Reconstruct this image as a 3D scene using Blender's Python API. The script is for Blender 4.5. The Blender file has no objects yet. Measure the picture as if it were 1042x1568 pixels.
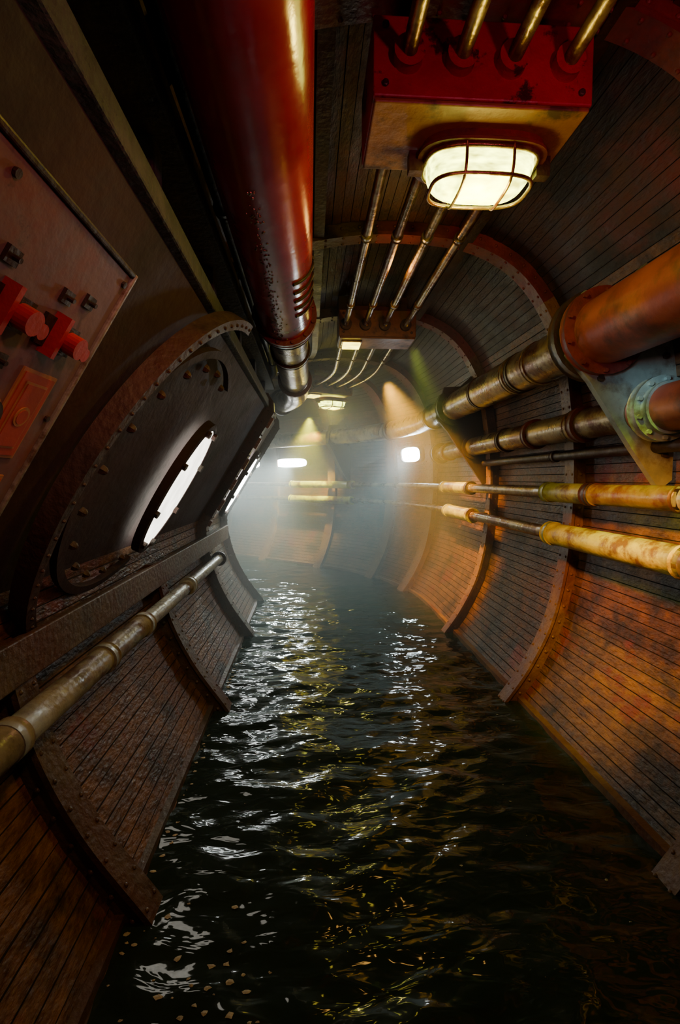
import bpy, math, random
from mathutils import Vector, noise
random.seed(7)
S0=4.5; RC=1.7; PM=math.radians(50); S1=S0+RC*PM
def frame(s):
    if s<=S0: return Vector((0,s,0)),Vector((0,1,0)),Vector((1,0,0))
    if s<=S1:
        p=(s-S0)/RC
        return Vector((-RC+RC*math.cos(p),S0+RC*math.sin(p),0)),Vector((-math.sin(p),math.cos(p),0)),Vector((math.cos(p),math.sin(p),0))
    p=PM; t=Vector((-math.sin(p),math.cos(p),0)); r=Vector((math.cos(p),math.sin(p),0))
    return Vector((-RC+RC*math.cos(p),S0+RC*math.sin(p),0))+t*(s-S1),t,r
def F(s,x,z):
    o,t,r=frame(s); v=o+r*x; v.z=z; return v
def ssamp(a,b,extra=()):
    out={round(a,4),round(b,4)}|{round(e,4) for e in extra}
    s=a
    while s<b:
        out.add(round(s,4)); s+=0.12
    return sorted(out)

# ------------------------------------------------------------ materials
def newmat(name):
    m=bpy.data.materials.new(name); m.use_nodes=True
    nt=m.node_tree; b=nt.nodes['Principled BSDF']; return m,nt,b
def mk(name,c1,c2,c3=None,rough=(.35,.7),metal=0.0,scale=6,bump=.25,stretch=(1,1,1),spotscale=3,bscale=None,thr=(.42,.62),c4=None,c4scale=5,c4thr=(.56,.62)):
    m,nt,b=newmat(name); N=nt.nodes; L=nt.links
    tc=N.new('ShaderNodeTexCoord'); mp=N.new('ShaderNodeMapping'); mp.inputs['Scale'].default_value=stretch
    L.new(tc.outputs['Object'],mp.inputs['Vector'])
    n=N.new('ShaderNodeTexNoise'); n.inputs['Scale'].default_value=scale; n.inputs['Detail'].default_value=6; n.inputs['Roughness'].default_value=.65
    L.new(mp.outputs[0],n.inputs['Vector'])
    r=N.new('ShaderNodeValToRGB'); e=r.color_ramp.elements
    e[0].position=.32; e[0].color=(*c1,1); e[1].position=.66; e[1].color=(*c2,1)
    L.new(n.outputs['Fac'],r.inputs['Fac']); col=r.outputs['Color']
    for cc,sc,th,off in ((c3,spotscale,thr,0),(c4,c4scale,c4thr,7.3)):
        if not cc: continue
        n2=N.new('ShaderNodeTexNoise'); n2.inputs['Scale'].default_value=sc; n2.inputs['Detail'].default_value=8; n2.inputs['Roughness'].default_value=.7
        mo=N.new('ShaderNodeMapping'); mo.inputs['Location'].default_value=(off,off,off)
        L.new(tc.outputs['Object'],mo.inputs[0]); L.new(mo.outputs[0],n2.inputs['Vector'])
        r2=N.new('ShaderNodeValToRGB'); r2.color_ramp.elements[0].position=th[0]; r2.color_ramp.elements[1].position=th[1]
        L.new(n2.outputs['Fac'],r2.inputs['Fac'])
        mx=N.new('ShaderNodeMix'); mx.data_type='RGBA'
        L.new(r2.outputs['Color'],mx.inputs[0]); L.new(col,mx.inputs[6]); mx.inputs[7].default_value=(*cc,1); col=mx.outputs[2]
    L.new(col,b.inputs['Base Color'])
    mr=N.new('ShaderNodeMapRange'); mr.inputs['To Min'].default_value=rough[0]; mr.inputs['To Max'].default_value=rough[1]
    mr.inputs['From Min'].default_value=.3; mr.inputs['From Max'].default_value=.7
    L.new(n.outputs['Fac'],mr.inputs['Value']); L.new(mr.outputs[0],b.inputs['Roughness'])
    b.inputs['Metallic'].default_value=metal
    nb=N.new('ShaderNodeTexNoise'); nb.inputs['Scale'].default_value=bscale or scale*5; nb.inputs['Detail'].default_value=5
    L.new(mp.outputs[0],nb.inputs['Vector'])
    bp=N.new('ShaderNodeBump'); bp.inputs['Strength'].default_value=bump; bp.inputs['Distance'].default_value=.01
    L.new(nb.outputs['Fac'],bp.inputs['Height']); L.new(bp.outputs[0],b.inputs['Normal'])
    return m
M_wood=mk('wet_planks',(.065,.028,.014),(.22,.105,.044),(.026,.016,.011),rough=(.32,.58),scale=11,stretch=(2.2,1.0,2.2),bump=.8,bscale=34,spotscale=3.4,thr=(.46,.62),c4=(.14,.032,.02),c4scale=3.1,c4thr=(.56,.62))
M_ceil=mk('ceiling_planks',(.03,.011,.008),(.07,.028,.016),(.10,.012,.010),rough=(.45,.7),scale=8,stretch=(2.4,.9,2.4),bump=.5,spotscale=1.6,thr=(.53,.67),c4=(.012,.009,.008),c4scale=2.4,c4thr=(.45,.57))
M_groove=mk('plank_groove',(.010,.006,.004),(.018,.011,.008),rough=(.8,.9))
M_steelwall=mk('maroon_steel',(.022,.008,.009),(.055,.019,.018),(.018,.013,.012),rough=(.65,.85),scale=6,bump=.35)
M_rib=mk('rib_steel',(.045,.034,.021),(.12,.085,.05),(.09,.036,.02),rough=(.35,.6),scale=10,bump=.5,metal=.1)
M_ribd=mk('rib_dark_steel',(.03,.02,.014),(.07,.04,.028),(.06,.02,.014),rough=(.5,.7),scale=10,bump=.5)
M_ribr=mk('rib_tan',(.10,.055,.025),(.26,.145,.06),(.12,.045,.02),rough=(.35,.6),scale=10,bump=.5)  # lighter tan rib variant, used on the right side and its trim
M_redpipe=mk('red_paint',(.28,.006,.030),(.40,.012,.042),(.10,.012,.014),rough=(.14,.28),scale=4,bump=.12,spotscale=2.5,thr=(.55,.75))
M_boxred=mk('box_red_paint',(.21,.007,.028),(.32,.012,.038),(.03,.01,.008),rough=(.35,.55),scale=7,bump=.4,spotscale=9,thr=(.55,.6))
M_boxbot=mk('box_orange_underside',(.16,.06,.018),(.27,.115,.034),(.05,.022,.012),rough=(.35,.6),scale=7,bump=.3,spotscale=7,thr=(.52,.64))  # orange-brown with random dark spots: box undersides, rear boxes, rib cleats
M_brass=mk('tarnished_brass',(.13,.095,.05),(.34,.26,.14),(.12,.045,.022),rough=(.2,.42),metal=.65,scale=8,bump=.25,spotscale=6,thr=(.46,.56))
M_copper=mk('orange_copper',(.18,.034,.024),(.29,.065,.036),(.08,.022,.018),rough=(.34,.52),metal=.15,scale=5,bump=.2,spotscale=4,thr=(.46,.6))
M_yellow=mk('yellow_lit_sleeve',(.28,.29,.03),(.50,.52,.05),(.14,.08,.02),rough=(.3,.55),scale=11,bump=.35,spotscale=7,thr=(.48,.6))  # yellow light patches on the wall pipes, painted into the sleeve colour
M_olive=mk('olive_pipe',(.13,.10,.03),(.26,.20,.06),(.12,.04,.02),rough=(.25,.5),metal=.3,scale=9,bump=.3,spotscale=6,thr=(.48,.6))
M_grey=mk('grey_paint_pipe',(.12,.115,.08),(.34,.33,.25),(.10,.055,.03),rough=(.22,.45),scale=7,bump=.35,spotscale=6,thr=(.5,.6))
M_dark=mk('dark_iron',(.016,.013,.010),(.05,.038,.027),(.055,.018,.012),rough=(.35,.6),scale=8,bump=.4,metal=.3)
M_rough=mk('crusted_beam',(.020,.024,.020),(.075,.084,.066),rough=(.65,.85),scale=14,bump=.9,bscale=45)
M_steel=mk('blue_grey_steel',(.20,.25,.25),(.36,.42,.41),(.14,.11,.09),rough=(.3,.5),scale=6,bump=.2,metal=.3,spotscale=5,thr=(.5,.64))
M_panel=mk('panel_grey',(.12,.075,.075),(.19,.125,.12),(.20,.05,.038),rough=(.45,.65),scale=7,bump=.15,spotscale=4,thr=(.46,.66),c4=(.05,.03,.025),c4scale=9,c4thr=(.58,.66))
M_knob=mk('knob_red',(.34,.016,.024),(.44,.028,.032),rough=(.3,.5),scale=20,bump=.1)
M_label=mk('label_red',(.36,.035,.02),(.44,.06,.028),rough=(.5,.6),scale=30,bump=.05)
M_labelb=mk('label_border',(.36,.14,.05),(.45,.20,.08),rough=(.5,.6),scale=30,bump=.05)
M_flangered=mk('flange_red',(.11,.014,.014),(.20,.03,.023),(.06,.02,.015),rough=(.4,.6),scale=8,bump=.35)
M_fleck=mk('foam_glint',(.30,.25,.16),(.5,.44,.32),rough=(.6,.8),scale=40,bump=.3)  # tan specks: edge foam, and reflections on the water drawn as flecks
def emis(name,c,st,lo=.5):
    m,nt,b=newmat(name); b.inputs['Base Color'].default_value=(*c,1)
    b.inputs['Emission Color'].default_value=(*c,1)
    N=nt.nodes;L=nt.links
    n=N.new('ShaderNodeTexNoise'); n.inputs['Scale'].default_value=5
    mr=N.new('ShaderNodeMapRange'); mr.inputs['From Min'].default_value=.3; mr.inputs['From Max'].default_value=.7
    mr.inputs['To Min'].default_value=st*lo; mr.inputs['To Max'].default_value=st*1.3
    L.new(n.outputs['Fac'],mr.inputs['Value']); L.new(mr.outputs[0],b.inputs['Emission Strength'])
    return m
M_lamp=emis('lamp_glass',(.90,1,.13),11,.2)
M_lamps=emis('pilot_glass',(1,.8,.08),9)
M_win1=emis('window_daylight_warm',(1,.95,.82),3.8,.85)
M_win=emis('window_daylight',(.93,1,.96),24)
M_winR=emis('window_daylight_blue',(.80,.96,1.0),95)
M_winL=emis('window_daylight_far',(.88,1,.97),75)
# water
M_water,nt,b=newmat('flood_water'); N=nt.nodes; L=nt.links
b.inputs['Base Color'].default_value=(.014,.024,.018,1); b.inputs['Roughness'].default_value=.055; b.inputs['IOR'].default_value=1.4
tc=N.new('ShaderNodeTexCoord'); mp=N.new('ShaderNodeMapping'); mp.inputs['Scale'].default_value=(6,13,1)
L.new(tc.outputs['Object'],mp.inputs[0]); nn=N.new('ShaderNodeTexNoise'); nn.inputs['Scale'].default_value=1.4; nn.inputs['Detail'].default_value=2; nn.inputs['Distortion'].default_value=.6
L.new(mp.outputs[0],nn.inputs['Vector']); bp=N.new('ShaderNodeBump'); bp.inputs['Strength'].default_value=.6; bp.inputs['Distance'].default_value=.012
L.new(nn.outputs['Fac'],bp.inputs['Height']); L.new(bp.outputs[0],b.inputs['Normal'])

# ------------------------------------------------------------ mesh builder
class MB:
    def __init__(s): s.v=[];s.f=[];s.m=[];s.mats=[];s.sm=[]
    def mi(s,mat):
        if mat not in s.mats: s.mats.append(mat)
        return s.mats.index(mat)
    def add(s,vs,fs,mat,smooth=False):
        o=len(s.v); s.v+= [tuple(v) for v in vs]; k=s.mi(mat)
        for f in fs: s.f.append([i+o for i in f]); s.m.append(k); s.sm.append(smooth)
    def obj(s,name,parent=None,bevel=0):
        me=bpy.data.meshes.new(name); me.from_pydata(s.v,[],s.f)
        for m in s.mats: me.materials.append(m)
        for p,k,q in zip(me.polygons,s.m,s.sm): p.material_index=k; p.use_smooth=q
        me.update(); o=bpy.data.objects.new(name,me); bpy.context.collection.objects.link(o)
        if bevel:
            bv=o.modifiers.new('bevel','BEVEL'); bv.width=bevel; bv.segments=2; bv.limit_method='ANGLE'
        if parent: o.parent=parent
        return o
    def tube(s,x,z,prof,mat,seg=24,cap=True):
        pts=[]
        for (a,ra),(b_,rb) in zip(prof,prof[1:]):
            n=max(1,int(abs(b_-a)/.12))
            for i in range(n): pts.append((a+(b_-a)*i/n,ra+(rb-ra)*i/n))
        pts.append(prof[-1]); vs=[];fs=[]
        for (q,r) in pts:
            for k in range(seg):
                a=2*math.pi*k/seg; vs.append(F(q,x+r*math.cos(a),z+r*math.sin(a)))
        for i in range(len(pts)-1):
            for k in range(seg):
                k2=(k+1)%seg; fs.append([i*seg+k,i*seg+k2,(i+1)*seg+k2,(i+1)*seg+k])
        if cap:
            fs.append(list(range(seg))); fs.append([ (len(pts)-1)*seg+k for k in range(seg)][::-1])
        s.add(vs,fs,mat,False)
        for i in range(len(s.sm)-len(fs),len(s.sm)-(2 if cap else 0)): s.sm[i]=True
    def cyl(s,c,axis,r,l,mat,seg=16,r2=None,dome=False):
        c=Vector(c); ax=Vector(axis).normalized(); u=ax.orthogonal().normalized(); w=ax.cross(u)
        r2=r if r2 is None else r2
        rings=[(0,r),(l,r2)]
        if dome: rings=[(0,r),(l*.5,r*.87),(l*.87,r*.5),(l,r*.08)]
        vs=[];fs=[]
        for h,rr in rings:
            for k in range(seg):
                a=2*math.pi*k/seg; vs.append(c+ax*h+(u*math.cos(a)+w*math.sin(a))*rr)
        n=len(rings)
        for i in range(n-1):
            for k in range(seg):
                k2=(k+1)%seg; fs.append([i*seg+k,i*seg+k2,(i+1)*seg+k2,(i+1)*seg+k])
        fs.append(list(range(seg))[::-1]); fs.append([(n-1)*seg+k for k in range(seg)])
        s.add(vs,fs,mat,False)
    def box8(s,P,mat):
        s.add(P,[[0,1,2,3],[7,6,5,4],[0,4,5,1],[1,5,6,2],[2,6,7,3],[3,7,4,0]],mat)
    def sbox(s,s0,s1,x0,x1,z0,z1,mat):
        if s1>S0 and s1-s0>.35:
            q=[s0]+[a for a in ssamp(max(s0,S0),s1) if a>s0]
        else: q=[s0,s1]
        vs=[];fs=[]
        for a in q: vs+=[F(a,x0,z0),F(a,x1,z0),F(a,x1,z1),F(a,x0,z1)]
        for i in range(len(q)-1):
            for k in range(4): fs.append([4*i+k,4*i+(k+1)%4,4*i+4+(k+1)%4,4*i+4+k])
        fs.append([3,2,1,0]); n=4*(len(q)-1); fs.append([n,n+1,n+2,n+3])
        s.add(vs,fs,mat)
    def wire(s,pts,r,mat,seg=8,closed=False):
        pts=[Vector(p) for p in pts]; n=len(pts); vs=[];fs=[]
        for i,p in enumerate(pts):
            a=pts[(i-1)%n] if (closed or i>0) else p; b_=pts[(i+1)%n] if (closed or i<n-1) else p
            t=(b_-a).normalized(); ref=Vector((0,0,1)) if abs(t.z)<.9 else Vector((0,1,0))
            u=t.cross(ref).normalized(); w=t.cross(u)
            for k in range(seg):
                g=2*math.pi*k/seg; vs.append(p+(u*math.cos(g)+w*math.sin(g))*r)
        for i in range(n if closed else n-1):
            j=(i+1)%n
            for k in range(seg):
                k2=(k+1)%seg; fs.append([i*seg+k,i*seg+k2,j*seg+k2,j*seg+k])
        if not closed: fs.append(list(range(seg))); fs.append([(n-1)*seg+k for k in range(seg)][::-1])
        s.add(vs,fs,mat,True)

# ------------------------------------------------------------ hull profile
ctrl=[(.3,-.5),(-.12,-.40),(-.38,-.18),(-.51,0),(-.66,.22),(-.77,.45),(-.83,.68),(-.845,.84),(-.82,.92),(-.78,.98),
(-.37,1.66),(-.33,1.73),(-.36,1.79),(-.52,1.86),(-.56,2.0),(-.5,2.16),(-.28,2.36),(.1,2.46),(.45,2.49),(.85,2.45),(1.15,2.28),(1.35,1.97),(1.43,1.6),(1.46,1.2),(1.44,.8),(1.37,.45),(1.26,.2),(1.13,0),(.97,-.18),(.65,-.40)]
def cr(P,n=14):
    out=[];m=len(P)
    for i in range(m):
        p0,p1,p2,p3=[Vector(P[(i+j-1)%m]) for j in range(4)]
        lin=(P[i]==(-.78,.98))
        for k in range(n):
            t=k/n
            out.append(p1.lerp(p2,t) if lin else .5*((2*p1)+(-p0+p2)*t+(2*p0-5*p1+4*p2-p3)*t*t+(-p0+3*p1-3*p2+p3)*t**3))
    return out
fine=cr(ctrl)
def resample(P,step):
    P=P+[P[0]]; L_=[0]
    for a,b_ in zip(P,P[1:]): L_.append(L_[-1]+(b_-a).length)
    n=round(L_[-1]/step); out=[];j=0
    for i in range(n):
        d=L_[-1]*i/n
        while L_[j+1]<d: j+=1
        t=(d-L_[j])/(L_[j+1]-L_[j]); out.append(P[j].lerp(P[j+1],t))
    return out
def normals(P):
    out=[];n=len(P)
    for i in range(n):
        t=(P[(i+1)%n]-P[i-1]).normalized(); out.append(Vector((t.y,-t.x)))
    c=sum(P,Vector((0,0)))/n
    if (c-P[0]).dot(out[0])<0: out=[-o for o in out]
    return out
boards=resample(fine,.046); bn=normals(boards)
SS=ssamp(-1.3,9.3)
regions={'floor':MB(),'wall_left':MB(),'wall_right':MB(),'ceiling':MB()}
nb_=len(boards)
for i in range(nb_):
    a=boards[i]; b_=boards[(i+1)%nb_]; na=bn[i]; nb2=bn[(i+1)%nb_]; mid=(a+b_)/2; t=(b_-a).normalized()
    steel=(mid.x<0 and .9<mid.y<1.75)
    if mid.y<-.03: reg='floor'
    elif mid.x<-.2 and mid.y<2.0: reg='wall_left'
    elif mid.x>1 and mid.y<2.1: reg='wall_right'
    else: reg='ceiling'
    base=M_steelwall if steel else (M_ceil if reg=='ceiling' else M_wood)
    if steel: pr=[a,b_]; ms=[base]
    else:
        j=random.uniform(-.0025,.0025); g=.0021 if reg!='ceiling' else .0016
        pr=[a-na*.006,a+t*g-na*j,b_-t*g-nb2*j,b_-nb2*.006]; ms=[M_groove,base,M_groove]
    r=regions[reg]
    for k in range(len(pr)-1):
        vs=[];fs=[]
        for q in SS: vs+=[F(q,pr[k].x,pr[k].y),F(q,pr[k+1].x,pr[k+1].y)]
        for q in range(len(SS)-1): fs.append([2*q,2*q+1,2*q+3,2*q+2])
        r.add(vs,fs,ms[k])
for n,r in regions.items(): r.obj(n)
for nm,q in (('wall_back',-1.3),('wall_front',9.3)):
    mb=MB(); P=[F(q,p.x,p.y) for p in boards]; mb.add(P,[list(range(len(P)))],M_steelwall)
    if q<0:
        for k in range(7):
            x=-.3+k*.24; mb.sbox(q,q+.03,x,x+.03,.1,2.2,M_dark)
    mb.obj(nm)

# ------------------------------------------------------------ ribs
rp=resample(fine,.045); rn=normals(rp)
def rib(s,mode=0,mat=M_rib,w=.034,d=.07,studs=False):
    mb=MB(); n=len(rp); keep=[]
    for i in range(n):
        p=rp[i]; ok=True
        if mode==1 and p.x<-.1 and .78<p.y<2.1: ok=False
        if mode==2 and p.x<-.1 and .80<p.y<2.25: ok=False
        if p.y<-.25: ok=False
        keep.append(ok)
    sec=[(-w,-.01),(-w,d-.016),(-w-.012,d-.016),(-w-.012,d),(w+.012,d),(w+.012,d-.016),(w,d-.016),(w,-.01)]
    for i in range(n):
        j=(i+1)%n
        if not(keep[i] and keep[j]): continue
        A=[F(s+ds,*(rp[i]+rn[i]*o)) for ds,o in sec]; B=[F(s+ds,*(rp[j]+rn[j]*o)) for ds,o in sec]
        m=M_flangered if (rp[i].y>2.15 and rp[i].x>.3) else (M_ribr if rp[i].x>.9 else mat)
        if rp[i].x<-.1 and .95<rp[i].y<2.2: m=M_dark
        mb.add(A+B,[[k,k+1,k+9,k+8] for k in range(7)],m)
        if i%2==0:
            t=frame(s)[1]
            mb.cyl(F(s-w,*(rp[i]+rn[i]*.025)),-t,.009,.008,m,8,dome=True)
            nrm=F(s,*(rp[i]+rn[i]))-F(s,*rp[i])
            for ds in (-.03,.03): mb.cyl(F(s+ds,*(rp[i]+rn[i]*d)),nrm,.007,.006,m,8,dome=True)
        if studs and rp[i].x<-.2 and .9<rp[i].y<1.75 and i%4<2:
            nrm=F(s,*(rp[i]+rn[i]))-F(s,*rp[i])
            mb.cyl(F(s,*(rp[i]+rn[i]*d)),nrm,.03,.02,M_boxbot,4)  # cleats in a lighter colour, standing in for window light on them
    for i in range(n):
        j=(i+1)%n
        for k in ((j,) if (not keep[i] and keep[j]) else (i,) if (keep[i] and not keep[j]) else ()):
            mb.add([F(s+ds,*(rp[k]+rn[k]*o)) for ds,o in sec],[list(range(8))],mat)
    mb.obj('hull_rib')
for s,md,st in ((.1,2,False),(1.3,2,False),(2.52,1,False),(3.7,0,True),(4.9,0,False),(5.36,0,False),(5.98,0,False),(7.05,0,False),(8.1,0,False)): rib(s,md,studs=st)

# ------------------------------------------------------------ water
mb=MB(); xs=[-.535+i*.0165 for i in range(102)]; ss=[]
q=-1.28
while q<9.28:
    ss.append(q); q+=.0165 if q<5.5 else .035
def wave(p):
    wx=p.x+.15*noise.noise(Vector((p.x*1.5,p.y*1.5,7)))
    return .010*noise.noise(Vector((wx*2.4,p.y*4.8,1.3)))+.014*noise.noise(Vector((wx*4.8,p.y*8.5,4.7)))+.007*noise.noise(Vector((p.x*10,p.y*18,9.1)))
vs=[];fs=[]
for q in ss:
    for x in xs:
        p=F(q,x,0); p.z=wave(p); vs.append(p)
nx=len(xs)
for i in range(len(ss)-1):
    for k in range(nx-1): fs.append([i*nx+k,i*nx+k+1,(i+1)*nx+k+1,(i+1)*nx+k])
mb.add(vs,fs,M_water,True); mb.obj('flood_water')
mb=MB()
for k in range(300):
    if k<130: s=random.gauss(.92,.13); x=random.gauss(-.28,.10)  # this cluster stands in for tan reflections on the water
    elif k<210: s=random.uniform(.5,3.5); x=-.49+abs(random.gauss(0,.02))
    else: s=random.uniform(.6,3.2); x=random.uniform(-.45,1.0)
    if x<-.49: continue
    p=F(s,x,0); z=wave(p)+.0015; r=random.uniform(.002,.008)*(1 if k<210 else .5); n=7; a0=random.random()*6
    P=[]
    for j in range(n):
        rr=r*random.uniform(.5,1.3); P.append((p.x+1.5*rr*math.cos(a0+j*6.283/n),p.y+rr*math.sin(a0+j*6.283/n),z+random.uniform(-.0005,.001)))
    P.append((p.x,p.y,z+.002)); mb.add(P,[[j,(j+1)%n,n] for j in range(n)],M_fleck)
mb.obj('foam_and_glints')
for nm,x0,x1 in (('trim_1',1.118,1.150),('trim_2',-.530,-.505)):
    mb=MB(); mb.sbox(-1.25,9.2,x0,x1,-.03,.028,M_ribr if x0>0 else M_rib); mb.obj(nm)

# ------------------------------------------------------------ pipes
def collar(mb,x,z,s,r,mat,w=.03,bolts=8,br=None):
    mb.tube(x,z,[(s,r),(s+w,r)],mat,28)
    if bolts:
        t=frame(s)[1]
        for k in range(bolts):
            a=2*math.pi*(k+.5)/bolts; rr=r-.014
            mb.cyl(F(s,x+rr*math.cos(a),z+rr*math.sin(a)),-t,.009,.012,mat,6)
mb=MB(); X,Z=-.12,2.02
mb.tube(X,Z,[(-1.25,.132),(2.5,.132)],M_redpipe,40)
collar(mb,X,Z,2.46,.158,M_flangered,.04,12); collar(mb,X,Z,2.53,.148,M_dark,.05,0)
mb.tube(X,Z,[(2.56,.112),(4.1,.112)],M_brass,32)
collar(mb,X,Z,3.1,.125,M_dark,.05,0)
collar(mb,X,Z,4.05,.14,M_flangered,.04,12)
mb.tube(X,Z,[(4.1,.11),(8.9,.11)],M_brass,32)
for s in (5.3,6.4,7.6): collar(mb,X,Z,s,.135,M_dark,.05,0)
for k in range(5):
    s0=1.80+k*.085
    pts=[]
    for j in range(8):
        a=math.radians(-62+j*11); pts.append(F(s0+j*.012,X+.134*math.cos(a),Z+.134*math.sin(a)))
    mb.wire(pts,.007,M_dark)
for s in (.6,1.7,3.3,4.7,6.0):
    mb.sbox(s,s+.05,X-.02,X+.02,Z+.11,2.44,M_dark)
for k in range(170):
    s=random.uniform(1.2,2.45); a=math.radians(-98+random.gauss(0,5))
    nrm=Vector((math.cos(a),0,math.sin(a))); mb.cyl(F(s,X+.131*math.cos(a),Z+.131*math.sin(a)),nrm,random.uniform(.002,.0045),.004,M_brass,8,dome=True)
mb.obj('ceiling_steam_pipe')
mb=MB(); X,Z=1.12,1.765
mb.tube(X,Z,[(-1.25,.125),(1.84,.125)],M_copper,36)
collar(mb,X,Z,1.80,.165,M_flangered,.035,10); collar(mb,X,Z,1.86,.175,M_dark,.05,0)
mb.tube(X,Z,[(1.9,.10),(3.75,.10)],M_brass,32)
for s,m in ((2.3,M_brass),(2.5,M_dark),(2.56,M_brass),(3.1,M_dark)): collar(mb,X,Z,s,.105,m,.03,0)
collar(mb,X,Z,3.72,.14,M_dark,.06,10)
mb.tube(X,Z,[(3.75,.10),(9.0,.10)],M_brass,28)
for s in (4.3,5.1,5.8,7): collar(mb,X,Z,s,.115,M_dark,.04,0)
mb.obj('overhead_side_pipe')
mb=MB(); X,Z=1.29,1.46
mb.tube(X,Z,[(1.72,.07),(4.62,.07)],M_brass,28)
mb.tube(X,Z,[(-1.25,.085),(1.8,.085)],M_copper,28)
for s,m,r in ((2.2,M_flangered,.085),(2.25,M_brass,.08),(2.7,M_flangered,.085),(3.1,M_dark,.08),(3.75,M_dark,.095),(4.4,M_flangered,.085),(4.6,M_dark,.10)): collar(mb,X,Z,s,r,m,.035,0)
collar(mb,X,Z,1.70,.12,M_steel,.04,10); collar(mb,X,Z,1.67,.095,M_steel,.04,0)
mb.obj('upper_wall_pipe')
mb=MB(); mb.tube(1.36,1.33,[(-1.2,.026),(3.7,.026)],M_dark,16)
for s in (1.4,2.6): collar(mb,1.36,1.33,s,.033,M_dark,.03,0)
mb.obj('drain_pipe')
def wallpipe(X,Z,segs,name):
    mb=MB()
    for a,b_,r,m in segs:
        mb.tube(X,Z,[(a,r),(b_,r)],m,24)
        mb.tube(X,Z,[(a-.012,r+.006),(a+.03,r+.006)],M_dark if r<.05 else m,24)
        mb.tube(X,Z,[(b_-.03,r+.006),(b_+.012,r+.006)],m,24)
    for s in (1.3,2.52,3.7,4.9,5.36,5.98,7.05):
        mb.sbox(s-.02,s+.02,X,1.42,Z-.02,Z+.02,M_dark)
    mb.obj(name)
wallpipe(1.27,1.135,[(-1.2,1.55,.045,M_grey),(1.55,2.1,.045,M_olive),(2.1,2.5,.048,M_yellow),(2.5,3.75,.033,M_brass),(3.75,4.5,.048,M_yellow),(4.5,5.7,.03,M_brass),(5.7,6.6,.05,M_yellow),(6.6,8.9,.03,M_brass)],'wall_pipe')
wallpipe(1.25,.925,[(-1.2,1.5,.055,M_olive),(1.5,2.42,.055,M_yellow),(2.42,3.65,.034,M_brass),(3.65,4.3,.052,M_yellow),(4.3,5.7,.03,M_brass),(5.7,6.6,.05,M_yellow),(6.6,8.9,.03,M_brass)],'wall_pipe')
mb=MB(); X,Z=-.695,.60
for a,b_,r,m in ((-1.2,1.12,.047,M_grey),(1.12,2.0,.042,M_grey),(2.0,2.75,.036,M_grey),(2.75,3.72,.034,M_grey)):
    mb.tube(X,Z,[(a,r),(b_,r)],m,24)
for s in (1.1,1.62,2.0,2.75): collar(mb,X,Z,s,.050,M_grey,.04,0)
collar(mb,X,Z,3.7,.055,M_dark,.03,6)
mb.obj('handrail_pipe')
mb=MB(); mb.tube(-.32,2.22,[(-1.2,.03),(8.9,.03)],M_dark,16)
for s in (.7,1.9,3.1,4.3): collar(mb,-.32,2.22,s,.038,M_dark,.03,0)
mb.obj('ceiling_service_pipe')
def bracket(s,steel):
    mb=MB(); m=M_steel if steel else M_dark
    poly=[(.99,1.68),(1.08,1.58),(1.26,1.32),(1.38,1.16),(1.43,1.20),(1.43,1.62),(1.38,1.86),(1.29,2.03),(1.18,1.93),(1.05,1.92)]
    n=len(poly)
    A=[F(s,*p) for p in poly]; B=[F(s+.03,*p) for p in poly]
    mb.add(A+B,[list(range(n)),[n+k for k in range(n)][::-1]]+[[k,(k+1)%n,n+(k+1)%n,n+k] for k in range(n)],m)
    t=frame(s)[1]
    for p in ((1.38,1.68),(1.39,1.30),(1.30,1.86),(1.12,1.59)): mb.cyl(F(s,*p),-t,.013,.012,M_dark,6)
    mb.obj('pipe_bracket')
bracket(1.83,True); bracket(3.77,False); bracket(5.8,False)

# ------------------------------------------------------------ beams
mb=MB()
mb.sbox(-1.25,4.4,-.50,-.34,2.03,2.17,M_rough); mb.sbox(-1.25,4.4,-.53,-.31,2.0,2.03,M_rough)
mb.sbox(-1.25,4.4,-.36,-.30,1.74,1.80,M_rough)
for s in (.5,1.2,1.9,2.6,3.3,4.0): mb.sbox(s,s+.07,-.48,-.36,1.80,2.0,M_rough)
mb.obj('ceiling_beam',bevel=.006)
mb=MB(); mb.sbox(-1.2,4.45,-.83,-.755,.70,.76,M_rib); mb.sbox(-1.2,4.45,-.765,-.745,.67,.79,M_rib)
mb.obj('wall_stringer_beam',bevel=.004)
for x,z in ((.05,2.41),(.80,2.41)):
    mb=MB(); mb.sbox(-1.2,8.9,x-.025,x+.025,z-.02,z+.05,M_dark); mb.obj('ceiling_stringer_beam')

# ------------------------------------------------------------ junction boxes, lamps, conduits
def jbox(s0,red=True):
    mb=MB(); x0,x1=(.16,.72) if red else (.20,.72); zt=2.335; zb=2.135 if red else 2.15
    mb.sbox(s0,s0+.27,x0,x1,zb+.012,zt,M_boxred if red else M_boxbot)
    mb.sbox(s0+.004,s0+.266,x0+.004,x1-.004,zb,zb+.012,M_boxbot)
    for x in (.245,.376,.505,.646):
        mb.tube(x,2.235,[(s0-.03,.034),(s0+.01,.038)],M_boxred if red else M_dark,20)
    for x in (x0+.03,x1-.03):
        for z in (zb+.04,2.31): mb.cyl(F(s0,x,z),-frame(s0)[1],.01,.008,M_dark,6)
    mb.sbox(s0+.1,s0+.2,.2,.3,2.33,2.46,M_dark); mb.sbox(s0+.1,s0+.2,.58,.68,2.33,2.46,M_dark)
    if not red:
        mb.sbox(s0+.05,s0+.19,x0+.02,x0+.16,zb-.012,zb,M_brass); mb.sbox(s0+.06,s0+.18,x0+.03,x0+.15,zb-.03,zb-.012,M_lamps)
    mb.obj('junction_box',bevel=.007)
def sup(a,e): 
    c=math.cos(a); s=math.sin(a); return math.copysign(abs(c)**e,c),math.copysign(abs(s)**e,s)
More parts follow.
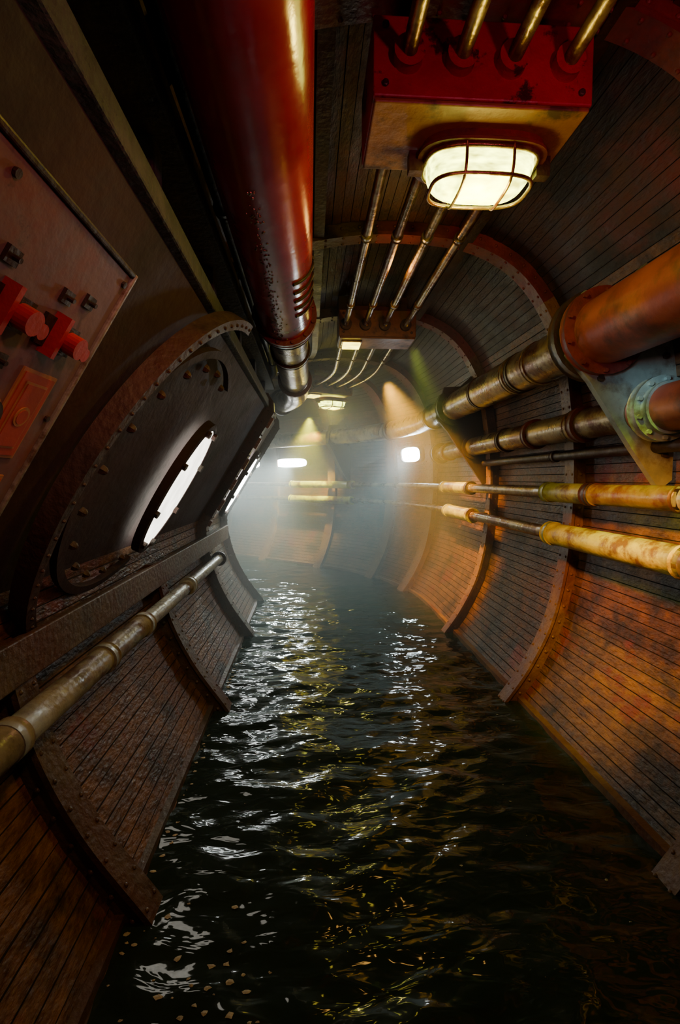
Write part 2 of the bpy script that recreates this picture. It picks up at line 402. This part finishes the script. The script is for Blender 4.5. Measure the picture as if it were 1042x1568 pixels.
def lamp(s0,xc=.49,zt=2.135,e=7):
    root=bpy.data.objects.new('bulkhead_lamp',None); bpy.context.collection.objects.link(root)
    seg=40; a_,b_=.150,.09; ct=.03; D=.085
    mb=MB(); rings=[(0,1.15),(ct-.012,1.17),(ct-.008,1.22),(ct,1.22),(ct+.003,1.02)]
    vs=[];fs=[]
    for h,k in rings:
        for j in range(seg):
            c,sn=sup(2*math.pi*j/seg,.62); vs.append(F(s0+b_*k*sn,xc+a_*k*c,zt-h))
    for i in range(len(rings)-1):
        for j in range(seg): fs.append([i*seg+j,i*seg+(j+1)%seg,(i+1)*seg+(j+1)%seg,(i+1)*seg+j])
    mb.add(vs,fs,M_flangered,False)
    for sx in (-1,1): mb.sbox(s0-.015,s0+.015,xc+sx*(a_+.035)-.02,xc+sx*(a_+.035)+.02,zt-ct-.03,zt-.005,M_dark)
    mb.obj('lamp_collar',root)
    def G(u,ph,k=1.0):
        c,sn=sup(u,.62); e=math.cos(ph)**.5; return F(s0+b_*k*sn*e,xc+a_*k*c*e,zt-ct-D*k*math.sin(ph)**.8 if ph>0 else zt-ct)
    mb=MB(); vs=[];fs=[];nr=12
    for i in range(nr+1):
        ph=math.pi/2*i/nr*.985
        for j in range(seg): vs.append(G(2*math.pi*j/seg,ph))
    for i in range(nr):
        for j in range(seg): fs.append([i*seg+j,i*seg+(j+1)%seg,(i+1)*seg+(j+1)%seg,(i+1)*seg+j])
    fs.append([nr*seg+j for j in range(seg)])
    mb.add(vs,fs,M_lamp,True); mb.obj('lamp_glass',root)
    mb=MB()
    for xo in (-.35,.35):
        pts=[]
        for i in range(25):
            t=math.pi*i/24; c,sn=math.cos(t),math.sin(t)
            pts.append(F(s0-b_*1.08*math.copysign(abs(c)**.5,c),xc+a_*xo*1.24,zt-ct-(D+.006)*abs(sn)**.6))
        mb.wire(pts,.0045,M_brass)
    mb.wire([F(s0+b_*.94*sup(2*math.pi*j/48,.62)[1],xc+a_*.95*sup(2*math.pi*j/48,.62)[0],zt-ct-D*.85) for j in range(48)],.0055,M_brass,closed=True)
    mb.wire([F(s0+b_*1.06*sup(2*math.pi*j/48,.62)[1],xc+a_*1.06*sup(2*math.pi*j/48,.62)[0],zt-ct-.006) for j in range(48)],.007,M_brass,closed=True)
    mb.obj('lamp_cage',root)
    l=bpy.data.lights.new('lamp_glow','POINT'); l.energy=e; l.color=(1,.74,.12); l.shadow_soft_size=.04
    o=bpy.data.objects.new('lamp_glow',l); bpy.context.collection.objects.link(o); o.location=F(s0,xc,zt-ct-D-.07); o.parent=root
for s in (1.25,3.30,5.25): jbox(s,s<2)
lamp(1.43); lamp(5.42,.58)
for x in (.245,.376,.505,.646):
    mb=MB()
    for a,b_ in ((-1.25,1.26),(1.51,3.31),(3.56,5.26),(5.51,8.9)): mb.tube(x,2.235,[(a,.019),(b_,.019)],M_brass,16)
    for s in (2.1,2.9,4.2): collar(mb,x,2.235,s,.025,M_brass,.03,0)
    mb.obj('electrical_conduit')

# ------------------------------------------------------------ incline helper (left wall)
def INC(s,y,off=0):
    nx_,nz_=.857,-.515
    return F(s,-.605+.6*y+nx_*off,1.2+y+nz_*off)
INN=Vector((.857,0,-.515)); IND=Vector((-.515,0,-.857))
def leftwindow(sc,num,a=.140,b=.30,yc=-.03,mat=None):
    root=bpy.data.objects.new('window_%d'%num,None); bpy.context.collection.objects.link(root)
    mb=MB(); seg=56; rings=[(1.20,-.01),(1.18,.026),(1.04,.030),(1.0,.028),(1.0,.015)]; vs=[];fs=[]
    for k,o in rings:
        for j in range(seg):
            u=2*math.pi*j/seg; ds=a*math.cos(u)*(1+(k-1)); dt=b*math.sin(u)*(1+(k-1)*.55)
            vs.append(INC(sc+ds,yc+dt*.857,o))
    for i in range(len(rings)-1):
        for j in range(seg): fs.append([i*seg+j,i*seg+(j+1)%seg,(i+1)*seg+(j+1)%seg,(i+1)*seg+j])
    mb.add(vs,fs,M_steelwall)
    for j in range(8):
        u=2*math.pi*(j+.5)/8
        mb.cyl(INC(sc+a*1.02*math.cos(u),yc+b*1.0*math.sin(u)*.857,.024),INN,.018,.018,M_dark,6)
    mb.obj('porthole_ring',root)
    mb=MB(); vs=[INC(sc+a*1.01*math.cos(2*math.pi*j/seg),yc+b*1.01*math.sin(2*math.pi*j/seg)*.857,.024) for j in range(seg)]
    mb.add(vs,[list(range(seg))],mat or M_win); mb.obj('porthole_glass',root)
leftwindow(2.26,1,a=.160,b=.31,mat=M_win1); leftwindow(4.3,2)
def arc(name,sc,a,b,yc,k0,k1,o,u0,u1,mat,studs,studr=.012,kst=1.0,ost=0,sl=.022):
    mb=MB(); seg=64; R=[(k1,-.01),(k1,o),(k0,o),(k0,-.01)]; vs=[];fs=[]
    for k,oo in R:
        for j in range(seg+1):
            u=u0+(u1-u0)*j/seg; vs.append(INC(sc+a*k*math.cos(u),yc+b*k*math.sin(u),oo))
    for i in range(3):
        for j in range(seg): fs.append([i*(seg+1)+j,i*(seg+1)+j+1,(i+1)*(seg+1)+j+1,(i+1)*(seg+1)+j])
    for e in (0,seg): fs.append([i*(seg+1)+e for i in range(4)])
    mb.add(vs,fs,mat)
    for j in range(studs):
        u=u0+(u1-u0)*(j+.5)/studs
        mb.cyl(INC(sc+a*kst*math.cos(u),yc+b*kst*math.sin(u),ost),INN,studr,sl,M_ribd,6,dome=True)
    mb.obj(name)
R_=math.radians
arc('hatch_arch_frame',1.93,.70,.585,.0,.965,1.02,.045,R_(95),R_(231),M_ribd,30,.006,.99,.045,.006)
arc('hatch_flange',1.90,.56,.43,.03,.97,1.03,.014,R_(60),R_(300),M_steelwall,13,.016,.88,0,.02)

def wallwindow(s,z,num,a=.2,b=.16,mat=None):
    i=min(range(len(rp)),key=lambda i:abs(rp[i].y-z)+(0 if rp[i].x>.5 else 9)); p=rp[i]; n=rn[i]
    o,t,r=frame(s); N3=(r*n.x+Vector((0,0,n.y))).normalized(); U=t; V=N3.cross(U).normalized()
    C=F(s,p.x,z)
    root=bpy.data.objects.new('window_%d'%num,None); bpy.context.collection.objects.link(root)
    seg=40; mb=MB(); vs=[];fs=[]; rings=[(1.2,-.02),(1.17,.05),(1.0,.055),(1.0,.03)]
    for k,o_ in rings:
        for j in range(seg):
            c,sn=sup(2*math.pi*j/seg,.6); vs.append(C+U*a*k*c+V*b*k*sn+N3*o_)
    for i in range(3):
        for j in range(seg): fs.append([i*seg+j,i*seg+(j+1)%seg,(i+1)*seg+(j+1)%seg,(i+1)*seg+j])
    mb.add(vs,fs,M_dark)
    mb.obj('porthole_ring',root)
    mb=MB(); P=[]
    for j in range(seg):
        c,sn=sup(2*math.pi*j/seg,.6); P.append(C+U*a*1.01*c+V*b*1.01*sn+N3*.035)
    mb.add(P,[list(range(seg))],mat or M_winR)
    mb.obj('porthole_glass',root)
    return C,N3
w4=wallwindow(5.14,1.50,3,.20,.085)
w5=wallwindow(6.74,1.46,4,.32,.065,M_winL)
w6=wallwindow(7.7,1.46,5,.3,.07,M_winL)

# ------------------------------------------------------------ control panel
root=bpy.data.objects.new('control_panel',None); bpy.context.collection.objects.link(root)
def PN(s,t,o=0): return INC(s,.395-t*.857,.05+o)
def pbox(mb,s0,s1,t0,t1,o0,o1,mat):
    mb.box8([PN(s0,t0,o0),PN(s1,t0,o0),PN(s1,t1,o0),PN(s0,t1,o0),PN(s0,t0,o1),PN(s1,t0,o1),PN(s1,t1,o1),PN(s0,t1,o1)],mat)
mb=MB(); pbox(mb,.30,.935,0,.62,-.07,0,M_panel)
pbox(mb,.30,.935,-.010,.0,-.07,.006,M_dark); pbox(mb,.935,.945,-.010,.630,-.07,.006,M_grey); pbox(mb,.30,.935,.62,.630,-.07,.006,M_dark)
mb.obj('panel_plate',root,bevel=.003)
mb=MB()
for s in (.675,.805):
    pbox(mb,s-.035,s+.065,.135,.185,0,.006,M_dark)
    pbox(mb,s-.010,s+.0,.125,.195,.0,.025,M_knob)
    mb.cyl(PN(s+.018,.16,0),INN,.021,.022,M_dark,20); mb.cyl(PN(s+.018,.16,.022),INN,.018,.022,M_knob,20)
    mb.cyl(PN(s+.058,.165,0),INN,.014,.014,M_dark,20); mb.cyl(PN(s+.058,.165,.014),INN,.012,.02,M_knob,20)
for s in (.42,.52): mb.cyl(PN(s,.17,0),INN,.022,.03,M_knob,20)
mb.obj('rotary_knobs',root)
mb=MB()
for s,t in ((.654,.10),(.793,.10),(.852,.085),(.727,.23),(.56,.09),(.60,.25)):
    pbox(mb,s-.013,s+.013,t-.011,t+.011,0,.006,M_dark); mb.cyl(PN(s,t,.006),INN,.004,.010,M_dark,8)
mb.cyl(PN(.74,.315,0),INN,.038,.012,M_labelb,28); mb.cyl(PN(.74,.315,.012),INN,.032,.008,M_dark,28)
for s,t in ((.31,.02),(.92,.02),(.92,.3),(.92,.6),(.6,.02)): mb.cyl(PN(s,t,0),INN,.006,.005,M_dark,8)
mb.obj('toggle_switches',root)
mb=MB()
for a,b_,c,d in ((.79,.885,.225,.385),(.80,.89,.42,.55),(.60,.70,.36,.5)):
    pbox(mb,a,b_,c,d,0,.003,M_labelb); pbox(mb,a+.006,b_-.006,c+.006,d-.006,.002,.005,M_label)
    pbox(mb,a+.018,b_-.018,c+.02,d-.02,.005,.006,M_labelb); pbox(mb,a+.022,b_-.022,c+.024,d-.024,.005,.0075,M_label)
    mb.cyl(PN((a+b_)/2,(c+d)/2,.007),INN,.018,.002,M_labelb,24); mb.cyl(PN((a+b_)/2,(c+d)/2,.009),INN,.013,.001,M_label,24)
mb.obj('warning_placards',root)

# ------------------------------------------------------------ lights
def spot(name,loc,tgt,e,col,ang=60,rad=.04,blend=.8):
    l=bpy.data.lights.new(name,'SPOT'); l.energy=e; l.color=col; l.spot_size=math.radians(ang); l.spot_blend=blend; l.shadow_soft_size=rad
    o=bpy.data.objects.new(name,l); bpy.context.collection.objects.link(o); o.location=loc
    o.rotation_euler=(Vector(tgt)-Vector(loc)).to_track_quat('-Z','Y').to_euler(); return o
def point(name,loc,e,col,rad=.1):
    l=bpy.data.lights.new(name,'POINT'); l.energy=e; l.color=col; l.shadow_soft_size=rad
    o=bpy.data.objects.new(name,l); bpy.context.collection.objects.link(o); o.location=loc
spot('amber_spotlight',(.45,1.2,1.5),(1.42,1.95,.70),210,(1,.34,.045),56,blend=1)
spot('amber_spotlight',(.55,3.5,1.9),(1.35,4.15,.6),700,(1,.44,.02),56)
spot('amber_spotlight',(.35,.6,2.1),(-.75,1.7,.4),26,(1,.42,.22),70,blend=1)
spot('yellow_spotlight',(.75,1.35,2.0),(1.25,1.80,.93),75,(.6,1,.03),36)
spot('yellow_spotlight',(.7,3.3,2.1),(1.25,4.0,.95),60,(.8,1,.04),34)
spot('yellow_spotlight',F(5.9,.8,2.0),F(6.5,1.4,.8),1000,(1,.88,.01),66)
spot('red_spotlight',(.75,-.3,1.7),(.25,1.1,2.2),30,(1,.12,.24),80)
spot('red_spotlight',(.5,0,1.5),(-.6,.85,1.45),11,(1,.34,.32),48)
spot('red_spotlight',(.2,.5,1.5),(1.2,1.6,2.1),8,(1,.20,.12),80)
spot('daylight_spot',w4[0]+w4[1]*.06,F(4.6,.3,0),150,(.6,.96,1),60,.08)
spot('daylight_spot',w5[0]+w5[1]*.06,F(6.4,-.3,.3),420,(.8,1,.95),80,.08)
spot('daylight_spot',(.8,1.35,1.6),(1.38,1.83,1.52),11,(.5,.9,1),32,.08)  # added bluish spot in mid-tunnel to brighten the bracket, no window there
point('fill_light',(.3,-.9,1.3),2.6,(.95,.92,.75),.25)  # added fill behind the camera to lift the dark foreground
point('fill_light',(.45,2.45,2.2),1.8,(1,.5,.1),.05)  # added warm fill below the ceiling, not a fixture

def mist(name,pts,dens,col=(.88,.95,.92)):
    m=bpy.data.materials.new(name); m.use_nodes=True; nt=m.node_tree; nt.nodes.clear()
    o=nt.nodes.new('ShaderNodeOutputMaterial'); v=nt.nodes.new('ShaderNodeVolumeScatter'); v.inputs['Density'].default_value=dens; v.inputs['Color'].default_value=(*col,1); v.inputs['Anisotropy'].default_value=.2
    nt.links.new(v.outputs[0],o.inputs['Volume'])
    x0,x1,y0,y1,z0,z1=pts
    mb=MB(); mb.box8([Vector(p) for p in ((x0,y0,z0),(x1,y0,z0),(x1,y0,z1),(x0,y0,z1),(x0,y1,z0),(x1,y1,z0),(x1,y1,z1),(x0,y1,z1))],m); mb.obj(name)
mist('mist',(-6,1.9,3.0,10,.03,2.7),.19)

w=bpy.data.worlds.new('world'); bpy.context.scene.world=w; w.use_nodes=True
w.node_tree.nodes['Background'].inputs[0].default_value=(.02,.03,.025,1)
c=bpy.data.cameras.new('camera'); c.sensor_fit='VERTICAL'; c.sensor_height=36; c.lens=17; c.clip_start=.02
o=bpy.data.objects.new('camera',c); bpy.context.collection.objects.link(o); o.location=(0,0,1.2)
o.rotation_euler=(math.radians(90-3.8),0,math.radians(-3.56))
bpy.context.scene.camera=o
